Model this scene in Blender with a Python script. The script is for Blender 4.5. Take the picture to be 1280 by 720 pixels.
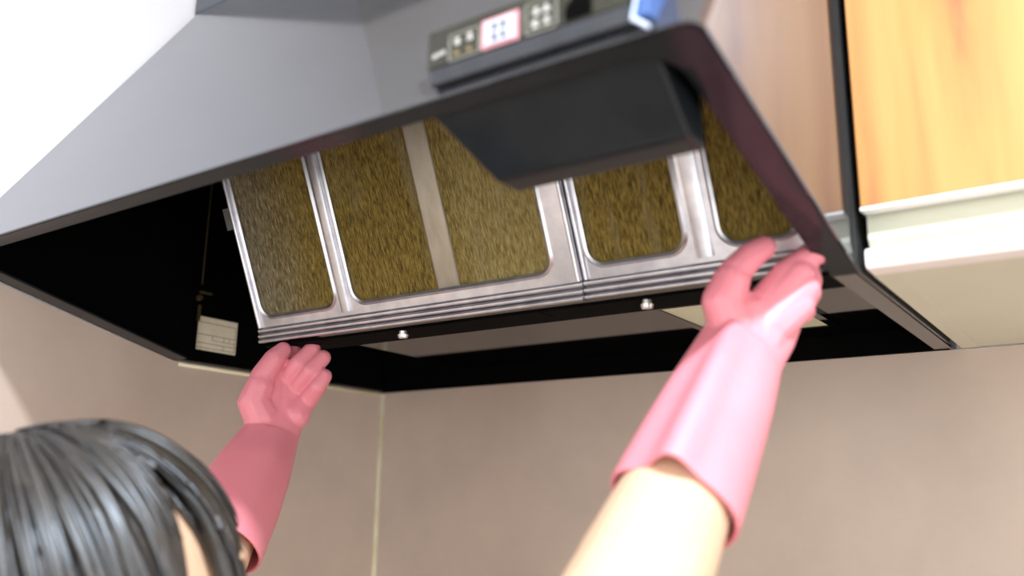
import bpy, bmesh, math, random
import numpy as np
from mathutils import Vector, Matrix

random.seed(7)
for o in list(bpy.data.objects):
    bpy.data.objects.remove(o, do_unlink=True)
S = bpy.context.scene
COL = S.collection
ZH = 1.75                        # height of the hood's lower edge above the floor

# ---------------------------------------------------------------- camera
FPX = 1127.08
CR = Vector((0.81796529, 0.57506058, 0.01543122))      # camera right
CD = Vector((-0.12219603, 0.19989866, -0.97216699))    # camera down
CF = Vector((-0.56213959, 0.79331322, 0.23378029))     # camera forward
CP = Vector((0.89408, -0.94568, ZH - 0.15165))
cam_d = bpy.data.cameras.new('camera')
cam = bpy.data.objects.new('camera', cam_d)
COL.objects.link(cam)
mw = Matrix.Identity(4)
for i in range(3):
    mw[i][0] = CR[i]; mw[i][1] = -CD[i]; mw[i][2] = -CF[i]; mw[i][3] = CP[i]
cam.matrix_world = mw
cam_d.sensor_width = 36.0
cam_d.lens = FPX / 1280 * 36.0
cam_d.clip_start = 0.02
cam_d.dof.use_dof = True
cam_d.dof.focus_distance = 0.82
cam_d.dof.aperture_fstop = 3.4
S.camera = cam

# ---------------------------------------------------------------- world, exposure
w = bpy.data.worlds.new('room_ambient'); S.world = w
w.use_nodes = True
bg = w.node_tree.nodes['Background']
bg.inputs[0].default_value = (1.0, 0.965, 0.93, 1)
bg.inputs[1].default_value = 2.7
S.view_settings.view_transform = 'Standard'
S.view_settings.look = 'None'
S.view_settings.exposure = 0.0
S.view_settings.gamma = 1.0
S.view_settings.use_curve_mapping = False

LAMP_POS = Vector((1.22, -1.075, ZH + 0.70))
LAMP_POWER = 40.0

# ---------------------------------------------------------------- materials
MATS = {}
def mat(name, col, rough=0.5, metal=0.0, ior=1.5, spec=0.5, coat=0.0, emit=None, estr=0.0, sss=0.0, trans=0.0):
    m = bpy.data.materials.new(name); m.use_nodes = True
    p = m.node_tree.nodes['Principled BSDF']
    p.inputs['Base Color'].default_value = (*col, 1)
    p.inputs['Roughness'].default_value = rough
    p.inputs['Metallic'].default_value = metal
    p.inputs['IOR'].default_value = ior
    p.inputs['Specular IOR Level'].default_value = spec
    p.inputs['Coat Weight'].default_value = coat
    p.inputs['Transmission Weight'].default_value = trans
    if sss:
        p.inputs['Subsurface Weight'].default_value = sss
        p.inputs['Subsurface Radius'].default_value = (0.01, 0.004, 0.002)
        p.inputs['Subsurface Scale'].default_value = 0.5
    if emit:
        p.inputs['Emission Color'].default_value = (*emit, 1)
        p.inputs['Emission Strength'].default_value = estr
    MATS[name] = m
    return m

def noise_color(m, stops, scale=5, detail=6, rough=0.55, vscale=(1, 1, 1), rot=(0, 0, 0), bump=0.0, bdist=0.001, coord='Object', dist=0.0, bscale=None):
    """colour ramp over a stretched noise, optional bump"""
    nt = m.node_tree; N = nt.nodes; L = nt.links
    p = N['Principled BSDF']
    tc = N.new('ShaderNodeTexCoord'); mp = N.new('ShaderNodeMapping')
    mp.inputs['Scale'].default_value = vscale; mp.inputs['Rotation'].default_value = rot
    L.new(tc.outputs[coord], mp.inputs[0])
    nz = N.new('ShaderNodeTexNoise')
    nz.inputs['Scale'].default_value = scale; nz.inputs['Detail'].default_value = detail
    nz.inputs['Roughness'].default_value = rough; nz.inputs['Distortion'].default_value = dist
    L.new(mp.outputs[0], nz.inputs['Vector'])
    rp = N.new('ShaderNodeValToRGB')
    cr = rp.color_ramp
    while len(cr.elements) < len(stops): cr.elements.new(0.5)
    for e, (pos, c) in zip(cr.elements, stops):
        e.position = pos; e.color = (*c, 1)
    L.new(nz.outputs['Fac'], rp.inputs[0]); L.new(rp.outputs[0], p.inputs['Base Color'])
    if bump:
        b = N.new('ShaderNodeBump'); b.inputs['Strength'].default_value = bump; b.inputs['Distance'].default_value = bdist
        src = nz
        if bscale:
            src = N.new('ShaderNodeTexNoise'); src.inputs['Scale'].default_value = bscale; src.inputs['Detail'].default_value = 4
            L.new(mp.outputs[0], src.inputs['Vector'])
        L.new(src.outputs['Fac'], b.inputs['Height']); L.new(b.outputs[0], p.inputs['Normal'])
    return rp, mp, nz

white_wall = mat('white_wall', (0.80, 0.82, 0.88), 0.7)
noise_color(white_wall, [(0.3, (0.78, 0.80, 0.87)), (0.7, (0.83, 0.84, 0.89))], 4, bump=0.15, bdist=0.0006, bscale=220)
panel_m = mat('splash_panel', (0.55, 0.46, 0.40), 0.34)
noise_color(panel_m, [(0.25, (0.45, 0.385, 0.335)), (0.5, (0.50, 0.425, 0.37)), (0.75, (0.545, 0.46, 0.395))], 9, 9, 0.62, bump=0.12, bdist=0.0006, bscale=160)
ceil_m = mat('ceiling_paint', (0.8, 0.79, 0.76), 0.8)
noise_color(ceil_m, [(0.3, (0.78, 0.77, 0.74)), (0.7, (0.82, 0.81, 0.78))], 6)
floor_m = mat('floor_boards', (0.35, 0.22, 0.12), 0.4)
noise_color(floor_m, [(0.3, (0.27, 0.16, 0.085)), (0.7, (0.42, 0.27, 0.15))], 3, vscale=(1, 9, 1))
caulk_m = mat('caulk', (0.80, 0.74, 0.52), 0.55)
noise_color(caulk_m, [(0.35, (0.76, 0.70, 0.46)), (0.6, (0.88, 0.84, 0.66))], 22)
hood_m = mat('hood_gloss', (0.035, 0.036, 0.040), 0.06, ior=2.1)
hood_m.node_tree.nodes['Principled BSDF'].inputs['Specular Tint'].default_value = (0.76, 0.87, 1.0, 1)
noise_color(hood_m, [(0.3, (0.032, 0.033, 0.037)), (0.7, (0.040, 0.041, 0.046))], 12)
lip_m = mat('lip_gloss', (0.005, 0.006, 0.007), 0.14, ior=1.26)
noise_color(lip_m, [(0.3, (0.009, 0.012, 0.015)), (0.7, (0.014, 0.018, 0.022))], 30)
inner_m = mat('inner_black', (0.0012, 0.0012, 0.0014), 0.7, spec=0.03)
noise_color(inner_m, [(0.3, (0.0008, 0.0008, 0.001)), (0.7, (0.002, 0.002, 0.002))], 18)
plate_m = mat('plate_gloss', (0.002, 0.002, 0.0024), 0.035, ior=1.5)
noise_color(plate_m, [(0.3, (0.0015, 0.0015, 0.002)), (0.7, (0.003, 0.003, 0.003))], 20)
flange_m = mat('flange_metal', (0.05, 0.045, 0.042), 0.2, ior=1.9)
noise_color(flange_m, [(0.3, (0.045, 0.04, 0.038)), (0.7, (0.06, 0.054, 0.05))], 30)
alu_m = mat('aluminium', (0.62, 0.61, 0.63), 0.33, 1.0)
rp, mp, nz = noise_color(alu_m, [(0.3, (0.52, 0.53, 0.58)), (0.55, (0.64, 0.65, 0.70)), (0.75, (0.72, 0.73, 0.77))], 60, 5, vscale=(1, 1, 1), bump=0.10, bdist=0.0008)
steel_m = mat('knob_metal', (0.72, 0.71, 0.69), 0.35, 1.0)
noise_color(steel_m, [(0.3, (0.6, 0.6, 0.58)), (0.7, (0.8, 0.79, 0.77))], 90)
paper_m = mat('label_paper', (0.75, 0.72, 0.58), 0.6)
noise_color(paper_m, [(0.3, (0.70, 0.66, 0.50)), (0.7, (0.80, 0.77, 0.64))], 40)
ink_m = mat('label_ink', (0.10, 0.09, 0.07), 0.6)
noise_color(ink_m, [(0.3, (0.08, 0.07, 0.05)), (0.7, (0.14, 0.12, 0.1))], 40)
clip_m = mat('clip_brass', (0.45, 0.38, 0.10), 0.4)
noise_color(clip_m, [(0.3, (0.04, 0.033, 0.01)), (0.7, (0.07, 0.055, 0.02))], 60)
tab_m = mat('tab_metal', (0.33, 0.37, 0.38), 0.3, 0.7)
noise_color(tab_m, [(0.3, (0.25, 0.29, 0.3)), (0.7, (0.4, 0.44, 0.45))], 60)
lamp_glass = mat('lamp_diffuser', (0.62, 0.66, 0.48), 0.35)
noise_color(lamp_glass, [(0.3, (0.58, 0.62, 0.44)), (0.7, (0.68, 0.71, 0.54))], 25)
strip_m = mat('filter_strip', (0.5, 0.47, 0.38), 0.5)
noise_color(strip_m, [(0.25, (0.36, 0.34, 0.26)), (0.7, (0.50, 0.48, 0.41))], 30, vscale=(3, 1, 1))
cp_m = mat('control_black', (0.022, 0.024, 0.018), 0.18, ior=1.5)
noise_color(cp_m, [(0.3, (0.018, 0.020, 0.015)), (0.7, (0.028, 0.030, 0.022))], 40)
ledge_m = mat('control_ledge', (0.10, 0.13, 0.17), 0.25, 0.3)
noise_color(ledge_m, [(0.3, (0.03, 0.036, 0.045)), (0.7, (0.045, 0.052, 0.062))], 60)
blue_m = mat('end_cap_blue_reflection', (0.05, 0.11, 0.30), 0.15)  # blue reflection on the panel's end, painted in as base colour
noise_color(blue_m, [(0.3, (0.04, 0.09, 0.26)), (0.7, (0.07, 0.14, 0.34))], 80)
edge_m = mat('end_cap_edge', (0.55, 0.66, 0.85), 0.3)
noise_color(edge_m, [(0.3, (0.5, 0.6, 0.8)), (0.7, (0.6, 0.7, 0.88))], 80)
print_m = mat('button_print', (0.62, 0.64, 0.62), 0.5)
noise_color(print_m, [(0.3, (0.55, 0.57, 0.55)), (0.7, (0.68, 0.7, 0.68))], 200)
dimprint_m = mat('button_outline', (0.22, 0.23, 0.20), 0.5)
noise_color(dimprint_m, [(0.3, (0.19, 0.2, 0.17)), (0.7, (0.25, 0.26, 0.23))], 200)
btn_white = mat('button_white', (0.72, 0.78, 0.90), 0.4)
noise_color(btn_white, [(0.3, (0.42, 0.47, 0.60)), (0.7, (0.48, 0.53, 0.66))], 100)
btn_pink = mat('button_pink', (0.80, 0.36, 0.40), 0.4)
noise_color(btn_pink, [(0.3, (0.48, 0.22, 0.26)), (0.7, (0.54, 0.27, 0.3))], 100)
led_m = mat('indicator_amber', (0.22, 0.17, 0.06), 0.3)
noise_color(led_m, [(0.3, (0.18, 0.14, 0.05)), (0.7, (0.26, 0.2, 0.08))], 200)
cream_m = mat('cabinet_cream', (0.68, 0.68, 0.57), 0.4)
noise_color(cream_m, [(0.3, (0.58, 0.60, 0.49)), (0.7, (0.63, 0.65, 0.54))], 8)
recess_m = mat('recess_green_white', (0.55, 0.58, 0.47), 0.4)
noise_color(recess_m, [(0.3, (0.52, 0.56, 0.44)), (0.7, (0.58, 0.60, 0.50))], 10)
rail_m = mat('rail_white', (0.86, 0.86, 0.86), 0.35)
noise_color(rail_m, [(0.3, (0.83, 0.83, 0.83)), (0.7, (0.88, 0.88, 0.88))], 10)
dark_m = mat('gap_dark', (0.01, 0.01, 0.014), 0.5)
noise_color(dark_m, [(0.3, (0.008, 0.008, 0.012)), (0.7, (0.014, 0.014, 0.018))], 10)

# wood: vertical grain
wood_m = mat('wood_door', (0.75, 0.45, 0.16), 0.35)
rp, mp, nz = noise_color(wood_m, [(0.36, (0.30, 0.115, 0.055)), (0.45, (0.45, 0.20, 0.065)), (0.56, (0.52, 0.245, 0.078)), (0.75, (0.58, 0.30, 0.108))],
                         7, 5, 0.55, vscale=(3.4, 1, 0.30), rot=(0, 0.14, 0), dist=0.6)

# greasy fibre filter
def fibre(name, stops, seed, other=None):
    m = mat(name, (0.2, 0.15, 0.04), 0.75, spec=0.3)
    rp, mp, nz = noise_color(m, stops, 900, 5, 0.7, vscale=(1.0, 0.13, 0.13), bump=0.9, bdist=0.0018)
    mp.inputs['Location'].default_value = (seed, seed * 2.3, 0)
    nt = m.node_tree; N = nt.nodes; L = nt.links
    tc = [n for n in N if n.type == 'TEX_COORD'][0]
    m2 = N.new('ShaderNodeMapping'); m2.inputs['Scale'].default_value = (28, 4, 4); m2.inputs['Location'].default_value = (seed, 0, seed)
    n2 = N.new('ShaderNodeTexNoise'); n2.inputs['Scale'].default_value = 2.0; n2.inputs['Detail'].default_value = 3
    L.new(tc.outputs['Object'], m2.inputs[0]); L.new(m2.outputs[0], n2.inputs['Vector'])
    mix = N.new('ShaderNodeMix'); mix.data_type = 'RGBA'; mix.blend_type = 'MIX'
    r2 = N.new('ShaderNodeValToRGB'); r2.color_ramp.elements[0].position = 0.56; r2.color_ramp.elements[1].position = 0.76
    r2.color_ramp.elements[0].color = (0, 0, 0, 1); r2.color_ramp.elements[1].color = (0.55, 0.55, 0.55, 1)
    L.new(n2.outputs['Fac'], r2.inputs[0]); L.new(r2.outputs[0], mix.inputs['Factor'])
    src = rp.outputs[0]
    if other:                                            # second colour across the cell
        st2, xa, xb = other
        rb = N.new('ShaderNodeValToRGB')
        while len(rb.color_ramp.elements) < len(st2): rb.color_ramp.elements.new(0.5)
        for e, (pos, c) in zip(rb.color_ramp.elements, st2): e.position = pos; e.color = (*c, 1)
        L.new(nz.outputs['Fac'], rb.inputs[0])
        sx = N.new('ShaderNodeSeparateXYZ'); L.new(tc.outputs['Object'], sx.inputs[0])
        ad = N.new('ShaderNodeMath'); ad.operation = 'MULTIPLY_ADD'; L.new(n2.outputs['Fac'], ad.inputs[0]); ad.inputs[1].default_value = 0.05; L.new(sx.outputs['X'], ad.inputs[2])
        mr = N.new('ShaderNodeMapRange'); mr.inputs['From Min'].default_value = xa; mr.inputs['From Max'].default_value = xb
        L.new(ad.outputs[0], mr.inputs['Value'])
        mx = N.new('ShaderNodeMix'); mx.data_type = 'RGBA'; L.new(mr.outputs[0], mx.inputs['Factor'])
        L.new(rp.outputs[0], mx.inputs['A']); L.new(rb.outputs[0], mx.inputs['B']); src = mx.outputs['Result']
    L.new(src, mix.inputs['A']); mix.inputs['B'].default_value = (0.26, 0.235, 0.15, 1)
    L.new(mix.outputs['Result'], N['Principled BSDF'].inputs['Base Color'])
    return m
OL = [(0.33, (0.030, 0.020, 0.004)), (0.46, (0.13, 0.092, 0.014)), (0.58, (0.27, 0.20, 0.042)), (0.72, (0.40, 0.32, 0.11))]
GR = [(0.33, (0.03, 0.025, 0.012)), (0.46, (0.12, 0.10, 0.05)), (0.58, (0.26, 0.235, 0.15)), (0.72, (0.44, 0.42, 0.34))]
TN = [(0.33, (0.10, 0.075, 0.02)), (0.46, (0.22, 0.175, 0.055)), (0.58, (0.36, 0.295, 0.115)), (0.72, (0.48, 0.41, 0.20))]  # paler tan: haze of reflected gloss put into the fibre colour
fib = [fibre('filter_fibre_0', GR, 0.0, (OL, 0.215, 0.290)), fibre('filter_fibre_1', OL, 3.1, (TN, 0.425, 0.475)), fibre('filter_fibre_2', OL, 6.2), fibre('filter_fibre_3', OL, 9.3)]

# glove, skin, hair, cloth
glove_m = mat('glove_rubber', (0.74, 0.25, 0.29), 0.42, sss=0.05)
noise_color(glove_m, [(0.3, (0.70, 0.225, 0.28)), (0.7, (0.75, 0.26, 0.32))], 14, bump=0.06, bdist=0.001, bscale=180)
skin_m = mat('skin', (0.78, 0.56, 0.42), 0.5, sss=0.15)
noise_color(skin_m, [(0.3, (0.58, 0.395, 0.27)), (0.7, (0.63, 0.44, 0.31))], 20)
hair_m = mat('hair', (0.02, 0.016, 0.013), 0.42, ior=1.75)
hair_m.node_tree.nodes['Principled BSDF'].inputs['Specular Tint'].default_value = (0.72, 0.86, 1.0, 1)
noise_color(hair_m, [(0.35, (0.010, 0.008, 0.007)), (0.55, (0.035, 0.028, 0.02)), (0.75, (0.085, 0.078, 0.075))], 3, 4, 0.6, vscale=(26, 1.0, 1), coord='UV', bump=0.6, bdist=0.004)
shirt_m = mat('shirt_white', (0.80, 0.80, 0.82), 0.8)
noise_color(shirt_m, [(0.3, (0.77, 0.77, 0.79)), (0.7, (0.83, 0.83, 0.85))], 60, bump=0.3, bdist=0.001)
jeans_m = mat('trousers_navy', (0.05, 0.07, 0.12), 0.8)
noise_color(jeans_m, [(0.3, (0.04, 0.055, 0.10)), (0.7, (0.065, 0.085, 0.14))], 120)
eye_m = mat('eye_white', (0.8, 0.8, 0.8), 0.15)
noise_color(eye_m, [(0.3, (0.78, 0.77, 0.76)), (0.7, (0.83, 0.82, 0.81))], 50)
iris_m = mat('iris_brown', (0.04, 0.02, 0.012), 0.1)
noise_color(iris_m, [(0.3, (0.03, 0.015, 0.01)), (0.7, (0.06, 0.03, 0.018))], 300)
lips_m = mat('lips', (0.62, 0.28, 0.26), 0.45)
noise_color(lips_m, [(0.3, (0.58, 0.25, 0.23)), (0.7, (0.66, 0.31, 0.29))], 100)
shoe_m = mat('slipper_grey', (0.25, 0.24, 0.24), 0.8)
noise_color(shoe_m, [(0.3, (0.22, 0.21, 0.21)), (0.7, (0.29, 0.28, 0.28))], 60)
bulb_m = mat('lamp_bulb', (1, 1, 1), 0.5, emit=(0.95, 0.97, 1.0), estr=12.0)
noise_color(bulb_m, [(0.3, (0.9, 0.9, 0.9)), (0.7, (0.95, 0.95, 0.95))], 10)

# ---------------------------------------------------------------- helpers
def link(name, me, m=None, parent=None, loc=None):
    o = bpy.data.objects.new(name, me)
    COL.objects.link(o)
    if m and me and not me.materials: me.materials.append(m)
    if parent: o.parent = parent
    if loc: o.location = loc
    return o
def obj(name, bm, m, parent=None, smooth=False, bevel=0.0, seg=2, wn=False):
    me = bpy.data.meshes.new(name)
    bmesh.ops.recalc_face_normals(bm, faces=bm.faces)
    bm.to_mesh(me); bm.free()
    if smooth:
        for p in me.polygons: p.use_smooth = True
    o = link(name, me, m, parent)
    if bevel:
        b = o.modifiers.new('bevel', 'BEVEL'); b.width = bevel; b.segments = seg; b.limit_method = 'ANGLE'; b.angle_limit = math.radians(40)
        for p in me.polygons: p.use_smooth = True
        o.modifiers.new('wn', 'WEIGHTED_NORMAL').keep_sharp = True
    return o
def root(name, label, cat, loc, group=None, kind=None):
    o = bpy.data.objects.new(name, None); COL.objects.link(o)
    o.empty_display_size = 0.05
    o.location = loc
    o['label'] = label; o['category'] = cat
    if group: o['group'] = group
    if kind: o['kind'] = kind
    bpy.context.view_layer.update()
    return o
def keep(o, parent):
    """parent while keeping world placement (parents are only translated)"""
    o.parent = parent
    o.matrix_parent_inverse = Matrix.Translation(parent_world(parent)).inverted()
    return o
def parent_world(p):
    v = Vector(p.location)
    if p.parent:                       # sub-parts hang under parts whose own offset is zero
        v = Vector((0, 0, 0))
    return v
def add_box(bm, x0, x1, y0, y1, z0, z1):
    v = [bm.verts.new((x, y, z)) for x in (x0, x1) for y in (y0, y1) for z in (z0, z1)]
    for f in ((0,1,3,2),(4,6,7,5),(0,4,5,1),(2,3,7,6),(0,2,6,4),(1,5,7,3)):
        bm.faces.new([v[i] for i in f])
def box(x0, x1, y0, y1, z0, z1):
    bm = bmesh.new(); add_box(bm, x0, x1, y0, y1, z0, z1); return bm
def prism(poly, x0, x1, bm=None):
    """polygon in (y,z) extruded along x"""
    bm = bm or bmesh.new()
    a = [bm.verts.new((x0, y, z)) for y, z in poly]; b = [bm.verts.new((x1, y, z)) for y, z in poly]
    bm.faces.new(a); bm.faces.new(b[::-1])
    n = len(poly)
    for i in range(n): bm.faces.new((a[i], a[(i+1) % n], b[(i+1) % n], b[i]))
    return bm
def add_cyl(bm, p0, p1, r0, r1=None, n=16, cap=True):
    p0 = Vector(p0); p1 = Vector(p1); r1 = r0 if r1 is None else r1
    d = (p1 - p0).normalized(); u = d.orthogonal().normalized(); v = d.cross(u)
    A = [bm.verts.new(p0 + r0*(math.cos(t)*u + math.sin(t)*v)) for t in [2*math.pi*i/n for i in range(n)]]
    B = [bm.verts.new(p1 + r1*(math.cos(t)*u + math.sin(t)*v)) for t in [2*math.pi*i/n for i in range(n)]]
    for i in range(n): bm.faces.new((A[i], A[(i+1) % n], B[(i+1) % n], B[i]))
    if cap: bm.faces.new(A[::-1]); bm.faces.new(B)
def struct(o, label, cat):
    o['kind'] = 'structure'; o['label'] = label; o['category'] = cat
    return o
def lift(bm):
    """geometry above is written with z = 0 at the hood's lower edge; move to room height"""
    bmesh.ops.translate(bm, vec=(0, 0, ZH), verts=bm.verts); return bm

# ---------------------------------------------------------------- the room
struct(obj('floor', box(-0.1, 3.2, -2.8, 0.1, -0.06, 0.0), floor_m), 'brown boarded kitchen floor below the range hood', 'floor')
struct(obj('ceiling', box(-0.1, 3.2, -1.9, 0.1, ZH + 0.73, ZH + 0.79), ceil_m), 'pale painted kitchen ceiling above the hood', 'ceiling')
wb = struct(obj('wall_back', box(-0.1, 3.2, 0.0, 0.1, 0.0, ZH + 0.73), white_wall), 'back kitchen wall with beige splash panel below the hood', 'wall')
wl = struct(obj('wall_left', box(-0.1, 0.0, -2.4, 0.0, 0.0, ZH + 0.73), white_wall), 'left kitchen wall, white above and beige panelled below the hood', 'wall')
# beige wall panels, 4 mm thick, reaching up to the hood
pb = lift(box(0.004, 1.72, -0.004, 0.0, -1.0, -0.0005)); add_box(pb, 1.723, 3.2, -0.004, 0.0, ZH - 1.0, ZH - 0.0005)
keep(obj('splash_panel', lift(box(0.004, 1.72, -0.004, 0.0, -1.75, -0.0005)), panel_m), wb)
pb.free()
keep(obj('splash_panel', lift(prism([(0, -1.75), (0, 0.0), (-0.345, 0.0), (-0.60, 0.062), (-2.2, 0.062), (-2.2, -1.75)], 0.0, 0.004)), panel_m), wl)
# caulk joints: vertical in the corner, and along the top of the left panel
bm = bmesh.new(); add_cyl(bm, (0.0045, -0.0045, -1.75), (0.0045, -0.0045, -0.001), 0.0040, n=10); lift(bm)
struct(obj('trim_1', bm, caulk_m, smooth=True), 'yellowed vertical caulk joint in the wall corner', 'trim')
bm = bmesh.new(); add_cyl(bm, (0.0045, -0.338, -0.003), (0.0045, -0.008, -0.003), 0.0022, n=10); lift(bm)
struct(obj('trim_2', bm, caulk_m, smooth=True), 'thin cream caulk line along the top of the left panel', 'trim')

# ---------------------------------------------------------------- range hood
hood = root('range_hood', 'black glossy slant-fronted range hood fixed in the wall corner', 'range hood', (0.0, 0.0, ZH))
HX0, HX1 = 0.0045, 0.75
def hp(name, bm, m, parent=None, **k):
    o = obj(name, lift(bm), m, **k)
    return keep(o, parent or hood)
SL = (0.351 / 0.234)
# outer shell: rim, slanted front and both cheeks, front corners rounded
prof = [(-0.0045, 0.0), (-0.345, 0.0), (-0.60, 0.064), (-0.366, 0.42), (-0.0045, 0.42)]
bm = prism(prof, HX0, HX1)
bm.edges.ensure_lookup_table()
ed = []
for e in bm.edges:
    a, b = e.verts
    if abs(a.co.x - b.co.x) < 1e-6:
        ys = sorted((round(a.co.y, 3), round(b.co.y, 3)))
        zs = sorted((round(a.co.z, 3), round(b.co.z, 3)))
        if ys == [-0.6, -0.366]: ed.append(e)
bmesh.ops.bevel(bm, geom=ed, offset=0.0095, segments=5, profile=0.5, affect='EDGES', clamp_overlap=True)
bmesh.ops.recalc_face_normals(bm, faces=bm.faces); bm.normal_update()
kill = [f for f in bm.faces if f.calc_center_median().y > -0.01 or f.normal.z > 0.9 or f.normal.z < -0.5]
bmesh.ops.delete(bm, geom=kill, context='FACES')
bmesh.ops.recalc_face_normals(bm, faces=bm.faces)
shell = hp('hood_shell', bm, hood_m, smooth=True)
sm = shell.modifiers.new('solid', 'SOLIDIFY'); sm.thickness = 0.002; sm.offset = -1
shell.modifiers.new('wn', 'WEIGHTED_NORMAL').weight = 100
hp('duct_cover', box(HX0, HX1, -0.366, -0.0045, 0.4205, 0.728), hood_m, bevel=0.002)

# inward lip around the front opening: sloping plane, rounded corners
def lipz(y): return 0.064 * max(0.0, (-0.345 - y)) / 0.255
def ulip(x0, x1, yf, r, n=6):
    pts = [(x0, -0.345)]
    for i in range(n + 1):
        t = math.pi + math.pi / 2 * i / n
        pts.append((x0 + r + r * math.cos(t), yf + r + r * math.sin(t)))
    for i in range(n + 1):
        t = -math.pi / 2 + math.pi / 2 * i / n
        pts.append((x1 - r + r * math.cos(t), yf + r + r * math.sin(t)))
    pts.append((x1, -0.345))
    return pts
bm = bmesh.new()
oo = ulip(HX0 + .0005, HX1 - .0025, -0.5970, 0.010); ii = ulip(HX0 + 0.024, HX1 - 0.022, -0.5860, 0.022)
vo = [[bm.verts.new((x, y, lipz(y) + h)) for x, y in oo] for h in (0.0, 0.002)]
vi = [[bm.verts.new((x, y, lipz(y) + h)) for x, y in ii] for h in (0.0, 0.002)]
for i in range(len(oo) - 1):
    bm.faces.new((vo[0][i], vo[0][i+1], vi[0][i+1], vi[0][i])); bm.faces.new((vo[1][i], vi[1][i], vi[1][i+1], vo[1][i+1]))
    bm.faces.new((vi[0][i], vi[0][i+1], vi[1][i+1], vi[1][i])); bm.faces.new((vo[0][i], vo[1][i], vo[1][i+1], vo[0][i+1]))
for i in (0, -1): bm.faces.new((vo[0][i], vi[0][i], vi[1][i], vo[1][i]))
hp('rim_lip', bm, lip_m)

# inner liner: black cheek inside the front skirt, rear side walls, back plate and top plate
hp('inner_cheek', prism([(-0.325, 0.006), (-0.345, 0.003), (-0.585, 0.068), (-0.360, 0.40), (-0.325, 0.40)], 0.0075, 0.0145), inner_m)
hp('inner_cheek', prism([(-0.325, 0.006), (-0.345, 0.003), (-0.585, 0.068), (-0.360, 0.40), (-0.325, 0.40)], 0.743, 0.7475), inner_m)
hp('inner_side', prism([(-0.005, 0.003), (-0.330, 0.003), (-0.330, 0.41), (-0.005, 0.41)], 0.0065, 0.0085), inner_m)
hp('inner_front', prism([(-0.592, 0.072), (-0.362, 0.417), (-0.358, 0.413), (-0.588, 0.068)], 0.0150, 0.7425), inner_m)
hp('back_plate', box(0.009, 0.745, -0.008, -0.005, 0.0, 0.41), inner_m)
hp('top_plate', box(0.009, 0.745, -0.36, -0.009, 0.405, 0.41), inner_m)
# fan housing behind the filters
hp('fan_housing', prism([(-0.338, 0.028), (-0.435, 0.253), (-0.02, 0.253), (-0.02, 0.028)], 0.165, 0.742), inner_m)

# glossy base plate, rear lip, bottom flanges, crossbar with two fixing screws
hp('base_plate', box(0.165, 0.742, -0.330, -0.010, 0.0230, 0.0265), plate_m)
hp('rear_lip', box(0.0065, 0.744, -0.0098, -0.0045, -0.0005, 0.0228), inner_m)
hp('bottom_flange', box(0.7315, 0.7465, -0.345, -0.0045, 0.0, 0.0015), flange_m)
hp('bottom_flange', box(0.0085, 0.0125, -0.345, -0.0045, 0.0, 0.0015), flange_m)
hp('crossbar', prism([(-0.352, 0.0), (-0.311, 0.0), (-0.311, 0.012), (-0.316, 0.012), (-0.318, 0.003), (-0.352, 0.003)], 0.1665, 0.7305), inner_m, bevel=0.0008)
hp('crossbar_seam', box(0.4995, 0.5005, -0.351, -0.330, -0.0004, 0.0002), inner_m)
for kx in (0.349, 0.594):
    bm = bmesh.new()
    add_cyl(bm, (kx, -0.346, -0.0002), (kx, -0.346, -0.0035), 0.0036, 0.0036, 14)
    add_cyl(bm, (kx, -0.346, -0.0035), (kx, -0.346, -0.0062), 0.0050, 0.0042, 18)
    add_box(bm, kx - 0.0036, kx + 0.0036, -0.3466, -0.3454, -0.0066, -0.0060)
    hp('knob', bm, steel_m)
# lamp in the base plate
lx0, lx1, ly0, ly1 = 0.545, 0.652, -0.225, -0.075
lf = hp('lamp_frame', box(0, 0.0001, 0, 0.0001, 0.0, 0.0001), plate_m)
bm = bmesh.new()
for a in ((lx0 - .008, lx1 + .008, ly0 - .008, ly0), (lx0 - .008, lx1 + .008, ly1, ly1 + .008), (lx0 - .008, lx0, ly0, ly1), (lx1, lx1 + .008, ly0, ly1)):
    add_box(bm, *a, 0.0200, 0.0235)
lift(bm); bm.to_mesh(lf.data); bm.free()
keep(obj('lamp_diffuser', lift(box(lx0, lx1, ly0, ly1, 0.0212, 0.0240)), lamp_glass), lf)

# rating label on the left inner wall, with printed rules
lab = hp('rating_label', box(0.0085, 0.0089, -0.324, -0.266, 0.0165, 0.0555), paper_m)
bm = bmesh.new()
def rule(y0, y1, z0, z1): add_box(bm, 0.00885, 0.0091, y0, y1, z0, z1)
for z in (0.0485, 0.0345, 0.0245, 0.019): rule(-0.322, -0.268, z, z + 0.0006)
rule(-0.2685, -0.268, 0.019, 0.049); rule(-0.300, -0.268, 0.029, 0.0295)
for y, z0, z1 in ((-0.300, 0.029, 0.0345), (-0.284, 0.029, 0.0345), (-0.276, 0.029, 0.0345), (-0.284, 0.019, 0.0245)): rule(y, y + 0.0005, z0, z1)
keep(obj('printed_rules', lift(bm), ink_m), lab)
# wire edge and catch near the bend
bm = bmesh.new(); add_cyl(bm, (0.017, -0.3265, 0.09), (0.017, -0.3265, 0.235), 0.0008, n=8)
hp('wire', bm, clip_m)
bm = bmesh.new(); add_cyl(bm, (0.0145, -0.328, 0.074), (0.020, -0.328, 0.074), 0.0032, 0.0028, 12)
add_box(bm, 0.0145, 0.018, -0.3275, -0.312, 0.080, 0.0825); add_box(bm, 0.0145, 0.017, -0.3275, -0.3245, 0.048, 0.066)
hp('catch', bm, clip_m)

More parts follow.
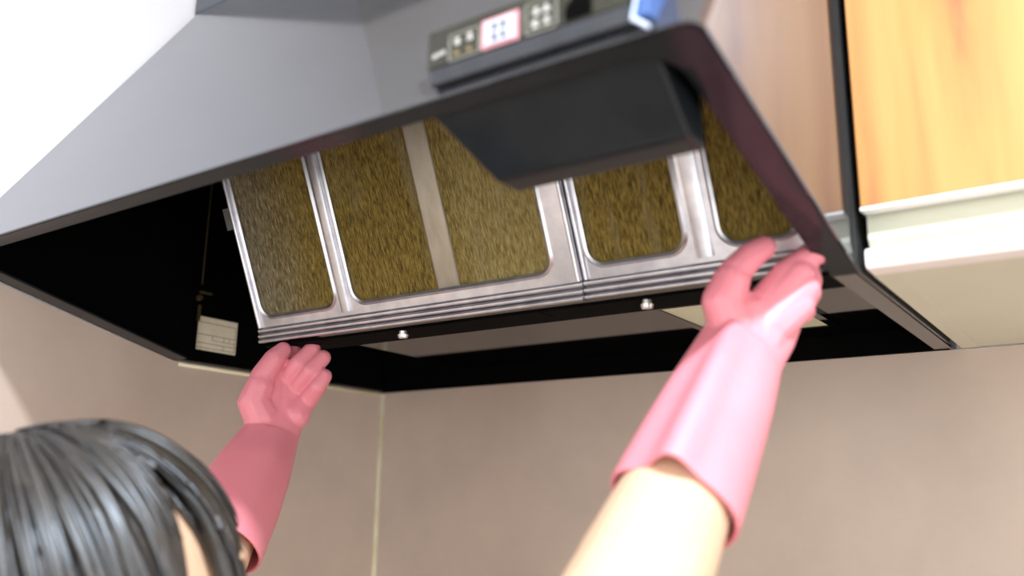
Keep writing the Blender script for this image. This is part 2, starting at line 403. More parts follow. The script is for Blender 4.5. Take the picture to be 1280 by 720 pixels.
# housing of the switches, hanging behind the front lip
bm = bmesh.new()
F = [(0.575, -0.5868, 0.0690), (0.7195, -0.5868, 0.0690), (0.7225, -0.552, 0.0285), (0.603, -0.552, 0.0285)]
B = [(0.575, -0.528, 0.0690), (0.7195, -0.528, 0.0690), (0.7225, -0.530, 0.0285), (0.603, -0.530, 0.0285)]
vf = [bm.verts.new(v) for v in F]; vb = [bm.verts.new(v) for v in B]
bm.faces.new(vf); bm.faces.new(vb[::-1])
for i in range(4): bm.faces.new((vf[i], vb[i], vb[(i+1) % 4], vf[(i+1) % 4]))
hp('switch_housing', bm, lip_m, bevel=0.003, seg=3)

# control panel on the front
cpn = hp('control_panel', prism([(-0.6035, 0.0795), (-0.6035, 0.1015), (-0.6025, 0.1025), (-0.572, 0.1025), (-0.585, 0.0795)], 0.592, 0.716), cp_m, bevel=0.0008)
hp('control_ledge', prism([(-0.6035, 0.0790), (-0.6015, 0.0705), (-0.590, 0.0705), (-0.590, 0.0790)], 0.593, 0.717), ledge_m, bevel=0.0006)
hp('control_end', prism([(-0.6035, 0.0705), (-0.6035, 0.1015), (-0.572, 0.1025), (-0.590, 0.0705)], 0.7185, 0.7265), blue_m, bevel=0.001)
def cpart(name, bm, m): return keep(obj(name, lift(bm), m), cpn)
def plate(x0, x1, z0, z1, m, name, d=0.0006, dd=0.0): return cpart(name, box(x0, x1, -0.6035 - d - dd, -0.6034 - dd, z0, z1), m)
def frame(x0, x1, z0, z1, t=0.0007, d=0.0007):
    bm = bmesh.new()
    for a in ((x0, x1, z0, z0 + t), (x0, x1, z1 - t, z1), (x0, x0 + t, z0, z1), (x1 - t, x1, z0, z1)):
        add_box(bm, a[0], a[1], -0.6035 - d, -0.6034, a[2], a[3])
    return bm
def marks(cells, d=0.0011, seed=1):
    """small printed marks too fine to read: clusters of short strokes"""
    rnd = random.Random(seed); bm = bmesh.new()
    for x, z, s in cells:
        for k in range(3):
            zz = z + s * (k - 1) * 0.34; wv = s * rnd.uniform(0.33, 0.48)
            add_box(bm, x - wv, x + wv, -0.6035 - d, -0.6034, zz - s * 0.07, zz + s * 0.07)
        xx = x + s * rnd.uniform(-0.15, 0.15)
        add_box(bm, xx - s * 0.07, xx + s * 0.07, -0.6035 - d, -0.6034, z - s * 0.48, z + s * 0.48)
    return bm
cpart('button_mark', marks([(0.5972, 0.0862, .0028), (0.6003, 0.0866, .0028), (0.6034, 0.0870, .0028)], 0.0004, 2), print_m)
cpart('button_frame', frame(0.6075, 0.6285, 0.0785 + 0.0015, 0.0955), dimprint_m)
cpart('button_mark', marks([(0.6130, 0.0908, .0046), (0.6215, 0.0912, .0046)], 0.0006, 3), print_m)
for lx in (0.6130, 0.6215):
    bm = bmesh.new(); add_cyl(bm, (lx, -0.6033, 0.0838), (lx, -0.6042, 0.0838), 0.0015, n=12); cpart('indicator', bm, led_m)
pk = plate(0.6300, 0.6535, 0.0768 + .003, 0.0965, btn_pink, 'main_button', 0.0010)
plate(0.6322, 0.6513, 0.0815, 0.0948, btn_white, 'main_button_face', 0.0006, 0.0010)
cpart('button_mark', marks([(0.6390, 0.0908, .0042), (0.6445, 0.0908, .0042), (0.6390, 0.0850, .0042), (0.6445, 0.0850, .0042)], 0.0020, 4), ledge_m)
cpart('button_frame', frame(0.6575, 0.6765, 0.0800, 0.0975), dimprint_m)
cpart('button_mark', marks([(0.6640, 0.0918, .0046), (0.6702, 0.0918, .0046), (0.6635, 0.0850, .0046), (0.6705, 0.0850, .0046)], 0.0006, 5), print_m)
bm = bmesh.new()
q = [(0.6815, 0.0805), (0.6965, 0.0805), (0.6965, 0.0965), (0.6905, 0.0965), (0.6815, 0.0880)]
a = [bm.verts.new((x, -0.6042, z)) for x, z in q]; b = [bm.verts.new((x, -0.6034, z)) for x, z in q]
bm.faces.new(a); bm.faces.new(b[::-1])
for i in range(5): bm.faces.new((a[i], b[i], b[(i+1) % 5], a[(i+1) % 5]))
cpart('sensor_window', bm, inner_m)
# pale chamfer on the right end of the switch strip
bm = bmesh.new(); add_cyl(bm, (0.7182, -0.6038, 0.0705), (0.7265, -0.6030, 0.0640), 0.0012, n=10); add_cyl(bm, (0.7182, -0.6038, 0.0705), (0.7225, -0.6030, 0.0920), 0.0008, n=10)
hp('end_edge', bm, edge_m)

# ---------------------------------------------------------------- grease filters
V = Vector((0, -0.396, 0.918)); V.normalize()
FO = Vector((0, -0.350, ZH + 0.006))
NF = Vector((1, 0, 0)).cross(V)                  # points back/up
if NF.y > 0: NF = -NF                            # towards the viewer: front and a little down
def fp(x, v, h=0.0): return FO + Vector((x, 0, 0)) + V * v + NF * h
def rrect(x0, x1, v0, v1, r, n=6):
    pts = []
    for cx, cv, a in ((x1 - r, v1 - r, 0), (x0 + r, v1 - r, 90), (x0 + r, v0 + r, 180), (x1 - r, v0 + r, 270)):
        for i in range(n + 1):
            t = math.radians(a + 90 * i / n); pts.append((cx + r * math.cos(t), cv + r * math.sin(t)))
    return pts
def ring(bm, outer, inner, h0, h1, n=6, depth=0.006):
    """flat frame piece: outer rectangle, rounded hole with a pressed-in lip"""
    x0, x1, v0, v1 = outer
    ip = rrect(*inner, 0.0125, n)
    per = n + 1
    op = []
    for k, (cx, cv) in enumerate(((x1, v1), (x0, v1), (x0, v0), (x1, v0))):
        for i in range(per):
            f = i / (per - 1)
            px, pv = ip[k * per + i]
            if k == 0: q = (x1, pv) if f < .5 else (px, v1)
            elif k == 1: q = (px, v1) if f < .5 else (x0, pv)
            elif k == 2: q = (x0, pv) if f < .5 else (px, v0)
            else: q = (px, v0) if f < .5 else (x1, pv)
            if i == per // 2: q = (cx, cv)
            op.append(q)
    ip2 = rrect(inner[0] - .0022, inner[1] + .0022, inner[2] - .0022, inner[3] + .0022, 0.0147, n)
    ip1 = rrect(inner[0] - .0044, inner[1] + .0044, inner[2] - .0044, inner[3] + .0044, 0.0169, n)
    loops = [(op, h0 - depth), (op, h0), (ip1, h0), (ip2, h0 + h1), (ip, h0 + h1 * 0.3), (ip, h0 - depth)]
    R = [[bm.verts.new(fp(x, v, h)) for x, v in lp] for lp, h in loops]
    N = len(op)
    for a, b in zip(R[:-1], R[1:]):
        for i in range(N): bm.faces.new((a[i], a[(i+1) % N], b[(i+1) % N], b[i]))
def bar(bm, x0, x1, v0, v1, h0, prof, along='x'):
    """pressed ridge: prof is a list of (offset across 0..1, height)"""
    A, B = [], []
    for s, h in prof:
        if along == 'x':
            v = v0 + (v1 - v0) * s; A.append(bm.verts.new(fp(x0, v, h0 + h))); B.append(bm.verts.new(fp(x1, v, h0 + h)))
        else:
            x = x0 + (x1 - x0) * s; A.append(bm.verts.new(fp(x, v0, h0 + h))); B.append(bm.verts.new(fp(x, v1, h0 + h)))
    for i in range(len(prof) - 1): bm.faces.new((A[i], A[i+1], B[i+1], B[i]))
    bm.faces.new(A); bm.faces.new(B[::-1])
    bm.faces.new((A[0], B[0], B[-1], A[-1]))
ARC = [(0, 0), (0.01, 0.72), (0.12, 0.90), (0.25, 0.97), (0.4, 1.0), (0.6, 1.0), (0.75, 0.97), (0.88, 0.90), (0.99, 0.72), (1, 0)]
def arc(h): return [(s, v * h) for s, v in ARC]
VT = 0.265
def fpart(t, name, bm, m, smooth=False):
    o = obj(name, bm, m, smooth=smooth); return keep(o, t)
def es(o, ang=35):
    m = o.modifiers.new('es', 'EDGE_SPLIT'); m.split_angle = math.radians(ang); return o
def mesh_sheet(t, x0, x1, h, m):
    bm = bmesh.new()
    nx, nv = int((x1 - x0) / 0.004), int((VT - 0.03) / 0.004)
    rnd = random.Random(int(x0 * 1e4))
    g = [[bm.verts.new(fp(x0 + (x1 - x0) * i / nx, 0.016 + (VT - 0.030) * j / nv, h + rnd.uniform(-.0005, .0005))) for j in range(nv + 1)] for i in range(nx + 1)]
    for i in range(nx):
        for j in range(nv): bm.faces.new((g[i][j], g[i+1][j], g[i+1][j+1], g[i][j+1]))
    return fpart(t, 'filter_mesh', bm, m, True)
def make_filter(label, x0, x1, cells, fibs, h):
    t = root('grease_filter', label, 'filter', fp((x0 + x1) / 2, 0, 0), 'grease filters in the hood')
    bm = bmesh.new()
    edges = [x0] + [(cells[i][1] + cells[i+1][0]) / 2 for i in range(len(cells) - 1)] + [x1]
    for i, (a, b) in enumerate(cells):
        ring(bm, (edges[i], edges[i+1], 0.0145, VT), (a, b, 0.0265, VT - 0.018), h, 0.0016)
    es(fpart(t, 'frame', bm, alu_m, True))
    for (a, b), m in zip(cells, fibs): mesh_sheet(t, a - 0.004, b + 0.004, h - 0.0022, m)
    # stiffening channel between the cells
    for i in range(len(cells) - 1):
        e = edges[i+1]; bm = bmesh.new(); wd = (cells[i+1][0] - cells[i][1]) * 0.22
        bar(bm, e - wd, e + wd, 0.019, VT - 0.004, h - 0.0005, arc(0.0034), 'v')
        es(fpart(t, 'mullion', bm, alu_m, True))
    # stepped bottom rail of three pressed ridges
    for v0, v1, hh in ((0.0100, 0.0152, 0.0032), (0.0048, 0.0098, 0.0048), (0.0, 0.0046, 0.0060)):
        bm = bmesh.new(); bar(bm, x0, x1, v0, v1, h - 0.0055, arc(hh + 0.0055)); es(fpart(t, 'bottom_rail', bm, alu_m, True))
    for xa, xb in ((x0, x0 + 0.0045), (x1 - 0.0045, x1)):
        bm = bmesh.new(); bar(bm, xa, xb, 0.0155, VT, h - 0.0055, arc(0.0088), 'v'); es(fpart(t, 'side_rail', bm, alu_m, True))
    return t
f1 = make_filter('wide left grease filter, its corner held up by the left glove', 0.1665, 0.5455, [(0.1765, 0.2790), (0.3045, 0.5200)], [fib[0], fib[1]], 0.004)
f2 = make_filter('right grease filter with the thumb of the right glove on it', 0.5460, 0.7265, [(0.5540, 0.6330), (0.6620, 0.7165)], [fib[2], fib[3]], 0.0005)
# pale strip lying over the mesh of the wide cell, metal tab at the left edge
bm = bmesh.new(); bar(bm, 0.402, 0.4275, 0.026, VT - 0.02, 0.0022, [(0, 0), (.1, .0009), (.5, .0012), (.9, .0009), (1, 0)], 'v')
fpart(f1, 'cover_strip', bm, strip_m, True)
bm = bmesh.new(); add_box(bm, 0.1515, 0.1665, -0.0012, 0.0012, 0.118, 0.140); add_box(bm, 0.1600, 0.1680, -0.0030, 0.0012, 0.125, 0.133)
for vtx in bm.verts: vtx.co = fp(vtx.co.x, vtx.co.z, -vtx.co.y)
fpart(f1, 'clip_tab', bm, tab_m)

# ---------------------------------------------------------------- wall cabinet
CX0, CX1, CY, CT = 0.7548, 1.66, -0.354, 0.728
cab = root('wall_cabinet', 'wall cabinet with orange wood doors and white finger rail beside the hood', 'cabinet', ((CX0 + CX1) / 2, CY / 2, ZH))
def cp(name, bm, m, **k): return keep(obj(name, lift(bm), m, **k), cab)
cp('side_board', box(CX0, CX0 + 0.0150, CY + 0.0205, -0.0045, 0.0, CT), cream_m)
cp('side_board', box(CX1 - 0.0150, CX1, CY + 0.006, -0.0045, 0.0, CT), cream_m)
cp('bottom_board', box(CX0 + 0.0152, CX1 - 0.0152, CY + 0.006, -0.0045, 0.0006, 0.0150), cream_m)
cp('back_board', box(CX0 + 0.0152, CX1 - 0.0152, -0.0080, -0.0045, 0.0152, CT), cream_m)
cp('recess_strip', prism([(CY + 0.014, 0.0145), (CY + 0.009, 0.022), (CY + 0.010, 0.036), (CY + 0.013, 0.060), (CY + 0.020, 0.060), (CY + 0.020, 0.0145)], CX0 + 0.001, CX1), recess_m, smooth=False)
cp('finger_rail', prism([(CY + 0.010, 0.0), (CY + 0.002, 0.0004), (CY, 0.003), (CY, 0.0115), (CY + 0.003, 0.0142), (CY + 0.020, 0.0146), (CY + 0.020, 0.0)], CX0, CX1), rail_m, bevel=0.0008)
for dx0, dx1 in ((CX0 + 0.0005, 1.2055), (1.2085, CX1)):
    d = cp('door', box(dx0, dx1, CY - 0.004, CY + 0.0075, 0.0405, CT - 0.004), wood_m, bevel=0.0012)
    keep(obj('door_edge', lift(box(dx0, dx1, CY - 0.0042, CY + 0.0075, 0.0385, 0.0405)), rail_m), d)

# ---------------------------------------------------------------- ceiling lamp
lamp = root('ceiling_downlight', 'round white ceiling downlight shining onto the cabinet and hood', 'lamp', (LAMP_POS.x, LAMP_POS.y, ZH + 0.73))
bm = bmesh.new()
n = 32
Rr = [(0.085, 0.0), (0.088, -0.008), (0.080, -0.014), (0.066, -0.012), (0.062, -0.003)]
lv = [[bm.verts.new((LAMP_POS.x + r * math.cos(2*math.pi*i/n), LAMP_POS.y + r * math.sin(2*math.pi*i/n), ZH + 0.73 + z)) for i in range(n)] for r, z in Rr]
for a, b in zip(lv[:-1], lv[1:]):
    for i in range(n): bm.faces.new((a[i], a[(i+1) % n], b[(i+1) % n], b[i]))
keep(obj('trim_ring', bm, rail_m, smooth=True), lamp)
bm = bmesh.new(); add_cyl(bm, (LAMP_POS.x, LAMP_POS.y, ZH + 0.7295), (LAMP_POS.x, LAMP_POS.y, ZH + 0.722), 0.061, 0.058, 32)
keep(obj('bulb', bm, bulb_m), lamp)
ld = bpy.data.lights.new('lamp_light', 'AREA'); ld.shape = 'DISK'; ld.size = 0.07; ld.energy = LAMP_POWER; ld.color = (0.92, 0.95, 1.0)
lo = bpy.data.objects.new('lamp_light', ld); COL.objects.link(lo); lo.location = (LAMP_POS.x, LAMP_POS.y, ZH + 0.715)
keep(lo, lamp)
tgt = Vector((0.45, -0.55, ZH - 0.05)); dv = (tgt - lo.location)
lo.rotation_euler = (0, 0, 0)

# ---------------------------------------------------------------- the person
def at(px, py, d):
    """a point d metres in front of the camera plane, measured off the photograph"""
    return CP + CR * ((px - 640) / FPX * d) + CD * ((py - 360) / FPX * d) + CF * d
def blob(bm, c, r, rot=None, sub=2):
    M = Matrix.Translation(c)
    if rot is not None: M = M @ rot.to_4x4()
    rr = (r, r, r) if not hasattr(r, '__len__') else r
    bmesh.ops.create_icosphere(bm, subdivisions=sub, radius=1.0, matrix=M @ Matrix.Diagonal((*rr, 1)))
def chain(bm, pts, sub=2, dens=0.22):
    """tapered limb through (point, radius) pairs"""
    for (p, r), (q, s) in zip(pts[:-1], pts[1:]):
        n = max(2, int((q - p).length / (min(r, s) * dens)))
        for i in range(n + 1):
            f = i / n; blob(bm, p.lerp(q, f), r + (s - r) * f, sub=sub)
def remesh(name, bm, voxel, smooth, fac=0.5):
    me = bpy.data.meshes.new(name + '_tmp'); bm.to_mesh(me); bm.free()
    o = bpy.data.objects.new('tmp', me); COL.objects.link(o)
    m = o.modifiers.new('r', 'REMESH'); m.mode = 'VOXEL'; m.voxel_size = voxel; m.use_smooth_shade = True
    if smooth:
        s = o.modifiers.new('s', 'SMOOTH'); s.iterations = smooth; s.factor = fac
    dg = bpy.context.evaluated_depsgraph_get()
    r = bpy.data.meshes.new_from_object(o.evaluated_get(dg)); r.name = name
    bpy.data.objects.remove(o, do_unlink=True); bpy.data.meshes.remove(me)
    for p in r.polygons: p.use_smooth = True
    return r

def sleeve(bm, path, ridge=None, wall=0.0030, inner_from=0.25, n=56):
    """open-ended glove cuff: outer loft, inner loft, closed at the wrist. path: (point, r_side, r_depth) wrist -> hem"""
    P = [p for p, _, _ in path]
    K = 26
    def samp(t):
        x = t * (len(path) - 1); i = min(int(x), len(path) - 2); f = x - i
        a, b = path[i], path[i+1]
        return a[0].lerp(b[0], f), a[1] + (b[1] - a[1]) * f, a[2] + (b[2] - a[2]) * f
    def ringpts(t, off):
        c, ra, rb = samp(t)
        c2 = samp(min(1, t + .02))[0]; c1 = samp(max(0, t - .02))[0]
        ax = (c2 - c1).normalized()
        nn = (-CF + ax * CF.dot(ax)).normalized()            # side of the cuff that faces the room
        uu = ax.cross(nn).normalized()
        if uu.dot(CR) < 0: uu = -uu
        out = []
        for i in range(n):
            ph = 2 * math.pi * i / n
            k = 1.0
            if ridge:
                d = (math.degrees(ph) - ridge[0] + 180) % 360 - 180
                k += ridge[1] * min(1, t * 1.6) * (math.exp(-(d / ridge[2])**2) - 0.45 * math.exp(-((d - 38) / 26)**2))
            out.append(c + uu * math.cos(ph) * (ra * k - off) + nn * math.sin(ph) * (rb * k - off))
        return out
    rings = [ringpts(i / K, 0) for i in range(K + 1)] + [ringpts(1 - (1 - inner_from) * i / K, wall) for i in range(K + 1)]
    R = [[bm.verts.new(p) for p in r] for r in rings]
    for a, b in zip(R[:-1], R[1:]):
        for i in range(n): bm.faces.new((a[i], a[(i+1) % n], b[(i+1) % n], b[i]))
    bm.faces.new(R[0][::-1]); bm.faces.new(R[-1])

person = root('person', 'dark-haired person in pink rubber gloves reaching up to the grease filters', 'person', (0.40, -0.80, 0.0))

# ---- right glove
def P(t): return [(at(a, b, d), r) for a, b, d, r in t]
RW = at(930, 430, 0.572); RE = at(768, 800, 0.432)
bm = bmesh.new()
# metacarpals fan out from the wrist to the knuckles
kn = [(984, 343, .584, .0102), (998, 346, .581, .0115), (1004, 362, .577, .0112), (998, 382, .574, .0108)]
for a, b, d, r in kn:
    chain(bm, [(RW.lerp(at(a, b, d), 0.05), .0165), (RW.lerp(at(a, b, d), 0.5), .0150), (at(a, b, d), r)])
chain(bm, P([(918, 432, .568, .0185), (936, 396, .574, .0150)])); chain(bm, P([(945, 430, .572, .0185), (968, 394, .577, .0140)]))
chain(bm, P([(915, 408, .566, .015), (903, 378, .568, .0135), (914, 352, .572, .0125)]))
chain(bm, P([(912, 358, .572, .0122), (919, 340, .574, .0106), (937, 321, .580, .0096), (955, 309, .5855, .0082)]))
chain(bm, P([(984, 343, .584, .0100), (1003, 327, .586, .0090), (1019, 315, .589, .0088), (1026, 315, .593, .0084)]))
chain(bm, P([(998, 346, .581, .0108), (1009, 346, .590, .0092), (1012, 352, .600, .0086), (1004, 356, .606, .0078)]))
chain(bm, P([(1004, 362, .577, .0105), (1010, 366, .588, .0090), (1008, 372, .600, .0084), (1000, 372, .606, .0078)]))
chain(bm, P([(998, 382, .574, .0102), (1003, 388, .584, .0086), (1000, 392, .594, .0080), (993, 390, .600, .0072)]))
ax = (RE - RW).normalized()
L = (RE - RW).length
sleeve(bm, [(at(957, 382, .580), .0270, .0090), (at(944, 406, .576), .0285, .0150), (RW + ax * L * .02, .0282, .0195), (RW + ax * L * .22, .0325, .0275), (RW + ax * L * .42, .0352, .0320), (RW + ax * L * .62, .0372, .0350)], ridge=(122, 0.30, 15), inner_from=0.3)
rg = link('rubber_glove', remesh('rubber_glove', bm, 0.00115, 6), glove_m); keep(rg, person)
rg['label'] = 'pink rubber glove on the right hand'

# ---- left glove
LW = at(340, 540, 0.872); LE = at(222, 778, 0.715)
bm = bmesh.new()
kn = [(344, 474, .893, .0115), (357, 477, .898, .0115), (371, 486, .898, .0112), (384, 501, .893, .0108)]
for a, b, d, r in kn:
    chain(bm, [(LW.lerp(at(a, b, d), 0.0), .0160), (LW.lerp(at(a, b, d), 0.5), .0140), (at(a, b, d), r)])
chain(bm, P([(328, 522, .872, .0185), (318, 503, .872, .0165), (325, 484, .876, .0145)]))          # ball of the thumb
chain(bm, P([(370, 520, .880, .0140), (377, 508, .886, .0115)]))
chain(bm, P([(332, 534, .872, .0190), (340, 508, .881, .0140)])); chain(bm, P([(352, 538, .876, .0190), (358, 508, .886, .0130)]))                                   # heel of the hand
chain(bm, P([(320, 496, .874, .0150), (329, 470, .880, .0125), (343, 449, .886, .0110), (354, 438, .894, .0088)]))
chain(bm, P([(344, 474, .893, .0108), (358, 452, .905, .0096), (366, 438, .912, .0084)]))
chain(bm, P([(357, 477, .896, .0108), (373, 455, .890, .0094), (391, 436, .899, .0082)]))
chain(bm, P([(371, 486, .894, .0106), (388, 464, .885, .0092), (404, 447, .893, .0080)]))
chain(bm, P([(384, 501, .889, .0102), (397, 484, .880, .0086), (406, 470, .884, .0074)]))
ax = (LE - LW).normalized(); L = (LE - LW).length
sleeve(bm, [(at(352, 492, .890), .0230, .0070), (at(346, 518, .880), .0265, .0130), (LW + ax * L * .02, .0275, .0190), (LW + ax * L * .22, .0350, .0295), (LW + ax * L * .42, .0395, .0350), (LW + ax * L * .66, .0415, .0385)], ridge=(60, 0.08, 24), inner_from=0.3)
lg = link('rubber_glove', remesh('rubber_glove', bm, 0.0012, 5), glove_m); keep(lg, person)
lg['label'] = 'pink rubber glove on the left hand'

# ---- body: one continuous surface
def W(x, y, z): return Vector((x, y, ZH + z))
HC = W(0.385, -0.642, -0.224)
HR = Matrix.Rotation(math.radians(20), 3, 'X') @ Matrix.Identity(3)
HR = Matrix.Rotation(math.radians(-19), 3, 'Z') @ HR
def hl(x, y, z): return HC + HR @ Vector((x, y, z))
SR = W(0.545, -0.715, -0.455); SLf = W(0.225, -0.700, -0.455)
NB = W(0.385, -0.720, -0.425); CH = W(0.385, -0.740, -0.55); WA = W(0.39, -0.765, -0.73); PE = W(0.395, -0.780, -0.86)
bm = bmesh.new()
blob(bm, hl(0, -0.008, 0.012), (0.074, 0.092, 0.090), HR, 4)
blob(bm, hl(0, 0.030, -0.045), (0.058, 0.058, 0.072), HR, 4)
blob(bm, hl(0, 0.060, -0.092), (0.028, 0.026, 0.022), HR, 3)                     # chin
chain(bm, [(hl(0, 0.083, -0.002), .0085), (hl(0, 0.096, -0.032), .0105)])        # nose
for s in (-1, 1):
    blob(bm, hl(s * 0.010, 0.091, -0.036), 0.008, None, 2)
    blob(bm, hl(s * 0.034, 0.076, 0.014), (0.022, 0.010, 0.008), HR, 2)          # brow
    blob(bm, hl(s * 0.044, 0.056, -0.034), (0.020, 0.024, 0.022), HR, 3)         # cheek
    blob(bm, hl(s * 0.077, -0.002, -0.018), (0.008, 0.018, 0.030), HR, 3)        # ear
    blob(bm, hl(s * 0.078, 0.004, -0.044), (0.007, 0.010, 0.010), HR, 2)
chain(bm, [(hl(-0.016, 0.084, -0.062), .006), (hl(0, 0.089, -0.061), .0075), (hl(0.016, 0.084, -0.062), .006)])
chain(bm, [(hl(0, -0.02, -0.07), .056), (NB, .058)])
chain(bm, [(SR, .060), (NB.lerp(CH, .35), .085), (SLf, .060)])
chain(bm, [(NB, .07), (CH, .115), (WA, .108), (PE, .125)])
chain(bm, [(CH + Vector((-.055, 0, 0)), .105), (WA + Vector((-.035, 0, 0)), .095), (PE + Vector((-.05, 0, 0)), .12)])
chain(bm, [(CH + Vector((.055, 0, 0)), .105), (WA + Vector((.035, 0, 0)), .095), (PE + Vector((.05, 0, 0)), .12)])
chain(bm, [(SR, .058), (SR.lerp(RE, .5), .047), (RE, .038)])
ax = (RW - RE).normalized()
chain(bm, [(RE, .0375), (RE.lerp(RW, .22), .0350), (RE.lerp(RW, .45), .0310), (RE.lerp(RW, .62), .0265)])
chain(bm, [(SLf, .056), (SLf.lerp(LE, .5), .045), (LE, .037)])
chain(bm, [(LE, .036), (LE.lerp(LW, .3), .034), (LE.lerp(LW, .62), .027)])
for s in (-1, 1):
    h = PE + Vector((s * .085, 0, -.04)); k = W(0.395 + s * .09, -0.77, -1.27); a = W(0.395 + s * .09, -0.80, -1.66)
    chain(bm, [(h, .092), (h.lerp(k, .5), .075), (k, .056), (k.lerp(a, .35) + Vector((0, -.012, 0)), .055), (a, .038)])
    chain(bm, [(a + Vector((0, -.02, -.035)), .034), (a + Vector((s * .01, .12, -.060)), .026), (a + Vector((s * .012, .155, -.064)), .022)])
body = link('body', remesh('body', bm, 0.0042, 4), skin_m); keep(body, person)

for s in (-1, 1):                                    # eyes
    bm = bmesh.new(); blob(bm, hl(s * 0.031, 0.0745, -0.004), (0.0115, 0.0090, 0.0065), HR, 3)
    e = obj('eye', bm, eye_m, smooth=True); keep(e, person)
    bm = bmesh.new(); blob(bm, hl(s * 0.031, 0.0815, -0.003), (0.0052, 0.0026, 0.0052), HR, 2)
    i = obj('iris', bm, iris_m, smooth=True); keep(i, e)
bm = bmesh.new()
blob(bm, hl(0, 0.0925, -0.0590), (0.0185, 0.0062, 0.0036), HR, 3); blob(bm, hl(0, 0.0915, -0.0660), (0.0165, 0.0066, 0.0044), HR, 3)
keep(obj('lips', bm, lips_m, smooth=True), person)

# ---- clothing: short-sleeved white shirt with collar, trousers, slippers
bm = bmesh.new()
chain(bm, [(SR, .069), (NB.lerp(CH, .45), .090), (SLf, .069)], dens=.2)
chain(bm, [(NB.lerp(CH, .3), .085), (CH, .126), (WA, .124), (PE, .137)], dens=.2)
for s in (-1, 1):
    chain(bm, [(CH + Vector((s * .055, 0, 0)), .117), (WA + Vector((s * .04, 0, 0)), .112), (PE + Vector((s * .05, 0, 0)), .132)], dens=.2)
chain(bm, [(SR, .069), (SR.lerp(RE, .42), .062)], dens=.2)
chain(bm, [(SLf, .067), (SLf.lerp(LE, .42), .060)], dens=.2)
sh = link('shirt', remesh('shirt', bm, 0.006, 4), shirt_m); keep(sh, person)
bm = bmesh.new()
nc = 28
upv = (hl(0, -0.02, -0.07) - NB).normalized(); ux = Vector((1, 0, 0)); uy = upv.cross(ux).normalized()
rows = []
for k, (t, r) in enumerate(((-0.012, .078), (0.018, .070), (0.034, .068), (0.036, .072), (0.016, .078), (-0.014, .090))):
    rows.append([bm.verts.new(NB + upv * (t + .008 * math.sin(2*math.pi*i/nc)) + ux * r * math.cos(2*math.pi*i/nc) + uy * r * math.sin(2*math.pi*i/nc)) for i in range(nc)])
for a, b in zip(rows[:-1], rows[1:]):
    for i in range(nc): bm.faces.new((a[i], a[(i+1) % nc], b[(i+1) % nc], b[i]))
keep(obj('collar', bm, shirt_m, smooth=True), sh)
bm = bmesh.new()
for s in (-1, 1):
    h = PE + Vector((s * .085, 0, -.04)); k = W(0.395 + s * .09, -0.77, -1.27); a = W(0.395 + s * .09, -0.80, -1.64)
    chain(bm, [(PE + Vector((s * .05, 0, -.02)), .133), (h, .110), (h.lerp(k, .5), .092), (k, .076), (a, .064)], dens=.2)
keep(link('trousers', remesh('trousers', bm, 0.007, 4), jeans_m), person)
for s in (-1, 1):
    bm = bmesh.new(); a = W(0.395 + s * .09, -0.80, -1.66)
    chain(bm, [(a + Vector((0, -.025, -.046)), .043), (a + Vector((s * .01, .10, -.046)), .043), (a + Vector((s * .012, .165, -.053)), .036)])
    bmesh.ops.translate(bm, vec=(0, 0, 0.0), verts=bm.verts)
    me = remesh('slipper', bm, 0.006, 4)
    for v in me.vertices: v.co.z = max(v.co.z, 0.0005)
    keep(link('slipper', me, shoe_m), person)

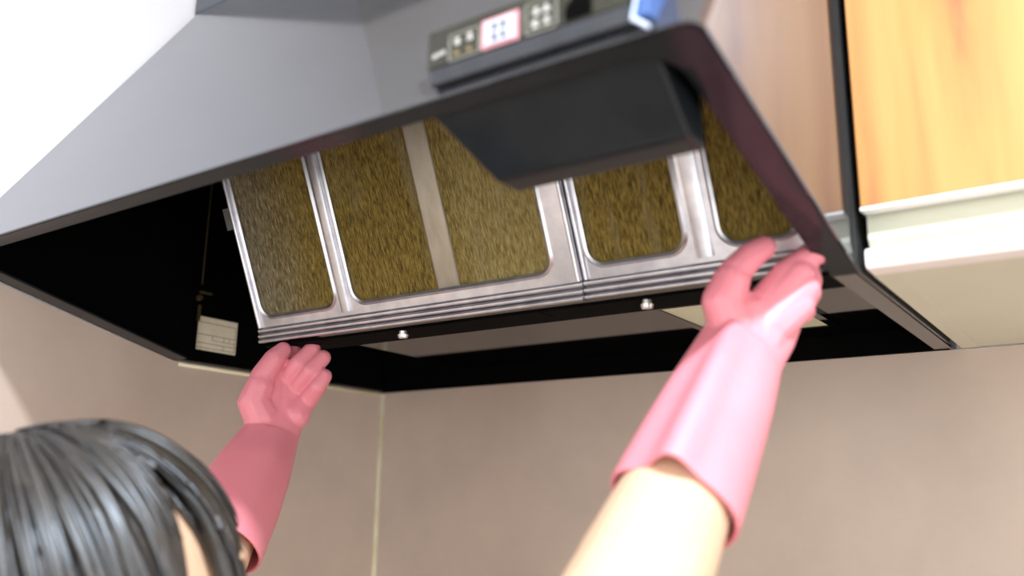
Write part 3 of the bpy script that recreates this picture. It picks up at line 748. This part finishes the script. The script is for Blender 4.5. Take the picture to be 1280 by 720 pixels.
# ---- hair: thick bob with a fringe, strands running down from the crown
def hairlimit(az):
    """lowest local z reached by the hair at azimuth az (degrees from the face direction)"""
    a = abs(az)
    if a < 22: return 0.028
    if a < 38: return 0.028 - (a - 22) / 16 * 0.090
    if a < 45: return -0.062 + (a - 38) / 7 * 0.140
    if a < 50: return 0.078
    if a < 84: return 0.078 - (a - 50) / 34 * 0.190
    return -0.112
bm = bmesh.new(); uvl = bm.loops.layers.uv.new('UVMap')
NA, NT = 240, 60
rnd = random.Random(3)
ph1 = [(rnd.uniform(8, 46), rnd.uniform(0, 6.28), rnd.uniform(.3, 1)) for _ in range(9)]
def hairpt(az, t, lift_=0.0):
    lim = hairlimit(az)
    A = math.radians(az)
    rx, ry = 0.0885, 0.1060
    zt = 0.118
    # polar sweep from crown to the hem
    zc = 0.010
    if lim >= zc:
        th1 = math.acos(max(-1, min(1, (lim - zc) / (zt - zc)))); th = t * th1
        rad = math.sin(th); z = zc + (zt - zc) * math.cos(th)
    else:
        tot = math.pi / 2 + (zc - lim) / 0.10; th = t * tot
        if th < math.pi / 2: rad = math.sin(th); z = zc + (zt - zc) * math.cos(th)
        else: rad = 1.0 - 0.05 * (th - math.pi / 2); z = zc - (th - math.pi / 2) * 0.10
    st = sum(w_ * math.sin(f * A + p + 1.2 * math.sin(3 * t + p)) for f, p, w_ in ph1) / 5.0
    k = 1.0 + 0.028 * st * min(1, t * 3) + lift_
    return Vector((rx * rad * math.sin(A) * k, -0.010 + ry * rad * math.cos(A) * k, z * (1 + 0.02 * st * min(1, t * 3)) + lift_ * 0.05 * (1 - t)))
G = [[bm.verts.new(hl(*hairpt(-180 + 360 * i / NA, j / NT + 1e-4))) for j in range(NT + 1)] for i in range(NA)]
for i in range(NA):
    for j in range(NT):
        f = bm.faces.new((G[i][j], G[(i+1) % NA][j], G[(i+1) % NA][j+1], G[i][j+1])); f.smooth = True
        for lp, (u, v) in zip(f.loops, ((i, j), (i+1, j), (i+1, j+1), (i, j+1))): lp[uvl].uv = (u / NA, v / NT)
hair = obj('hair', bm, hair_m, smooth=True); keep(hair, person)
so = hair.modifiers.new('s', 'SOLIDIFY'); so.thickness = 0.010; so.offset = -1
bm = bmesh.new(); uvl = bm.loops.layers.uv.new('UVMap')
for s in range(420):
    az = rnd.uniform(-180, 180); t0 = rnd.uniform(0.02, 0.35); t1 = rnd.uniform(0.8, 1.0); dr = rnd.uniform(-9, 9); r = rnd.uniform(.0007, .0017)
    prev = None; u = rnd.random()
    for k in range(15):
        f = k / 14; t = t0 + (t1 - t0) * f
        c = hl(*hairpt(((az + dr * f + 180) % 360) - 180, t, 0.010 + 0.012 * math.sin(math.pi * f)))
        rr = r * (0.35 + 1.3 * math.sin(math.pi * min(1, f * .9 + .08)))
        out = (c - HC).normalized(); tan = Vector((0, 0, -1)) - out * (-out.z); tan.normalize(); sd = out.cross(tan)
        ringv = [bm.verts.new(c + sd * rr * 1.6), bm.verts.new(c + out * rr), bm.verts.new(c - sd * rr * 1.6)]
        if prev:
            for a in range(3):
                b = (a + 1) % 3
                fc = bm.faces.new((prev[a], prev[b], ringv[b], ringv[a]))
                for lp in fc.loops: lp[uvl].uv = (u, f)
        prev = ringv
strands = obj('hair_strands', bm, hair_m, smooth=True); keep(strands, hair); strands['kind'] = 'stuff'
bpy.context.view_layer.update()
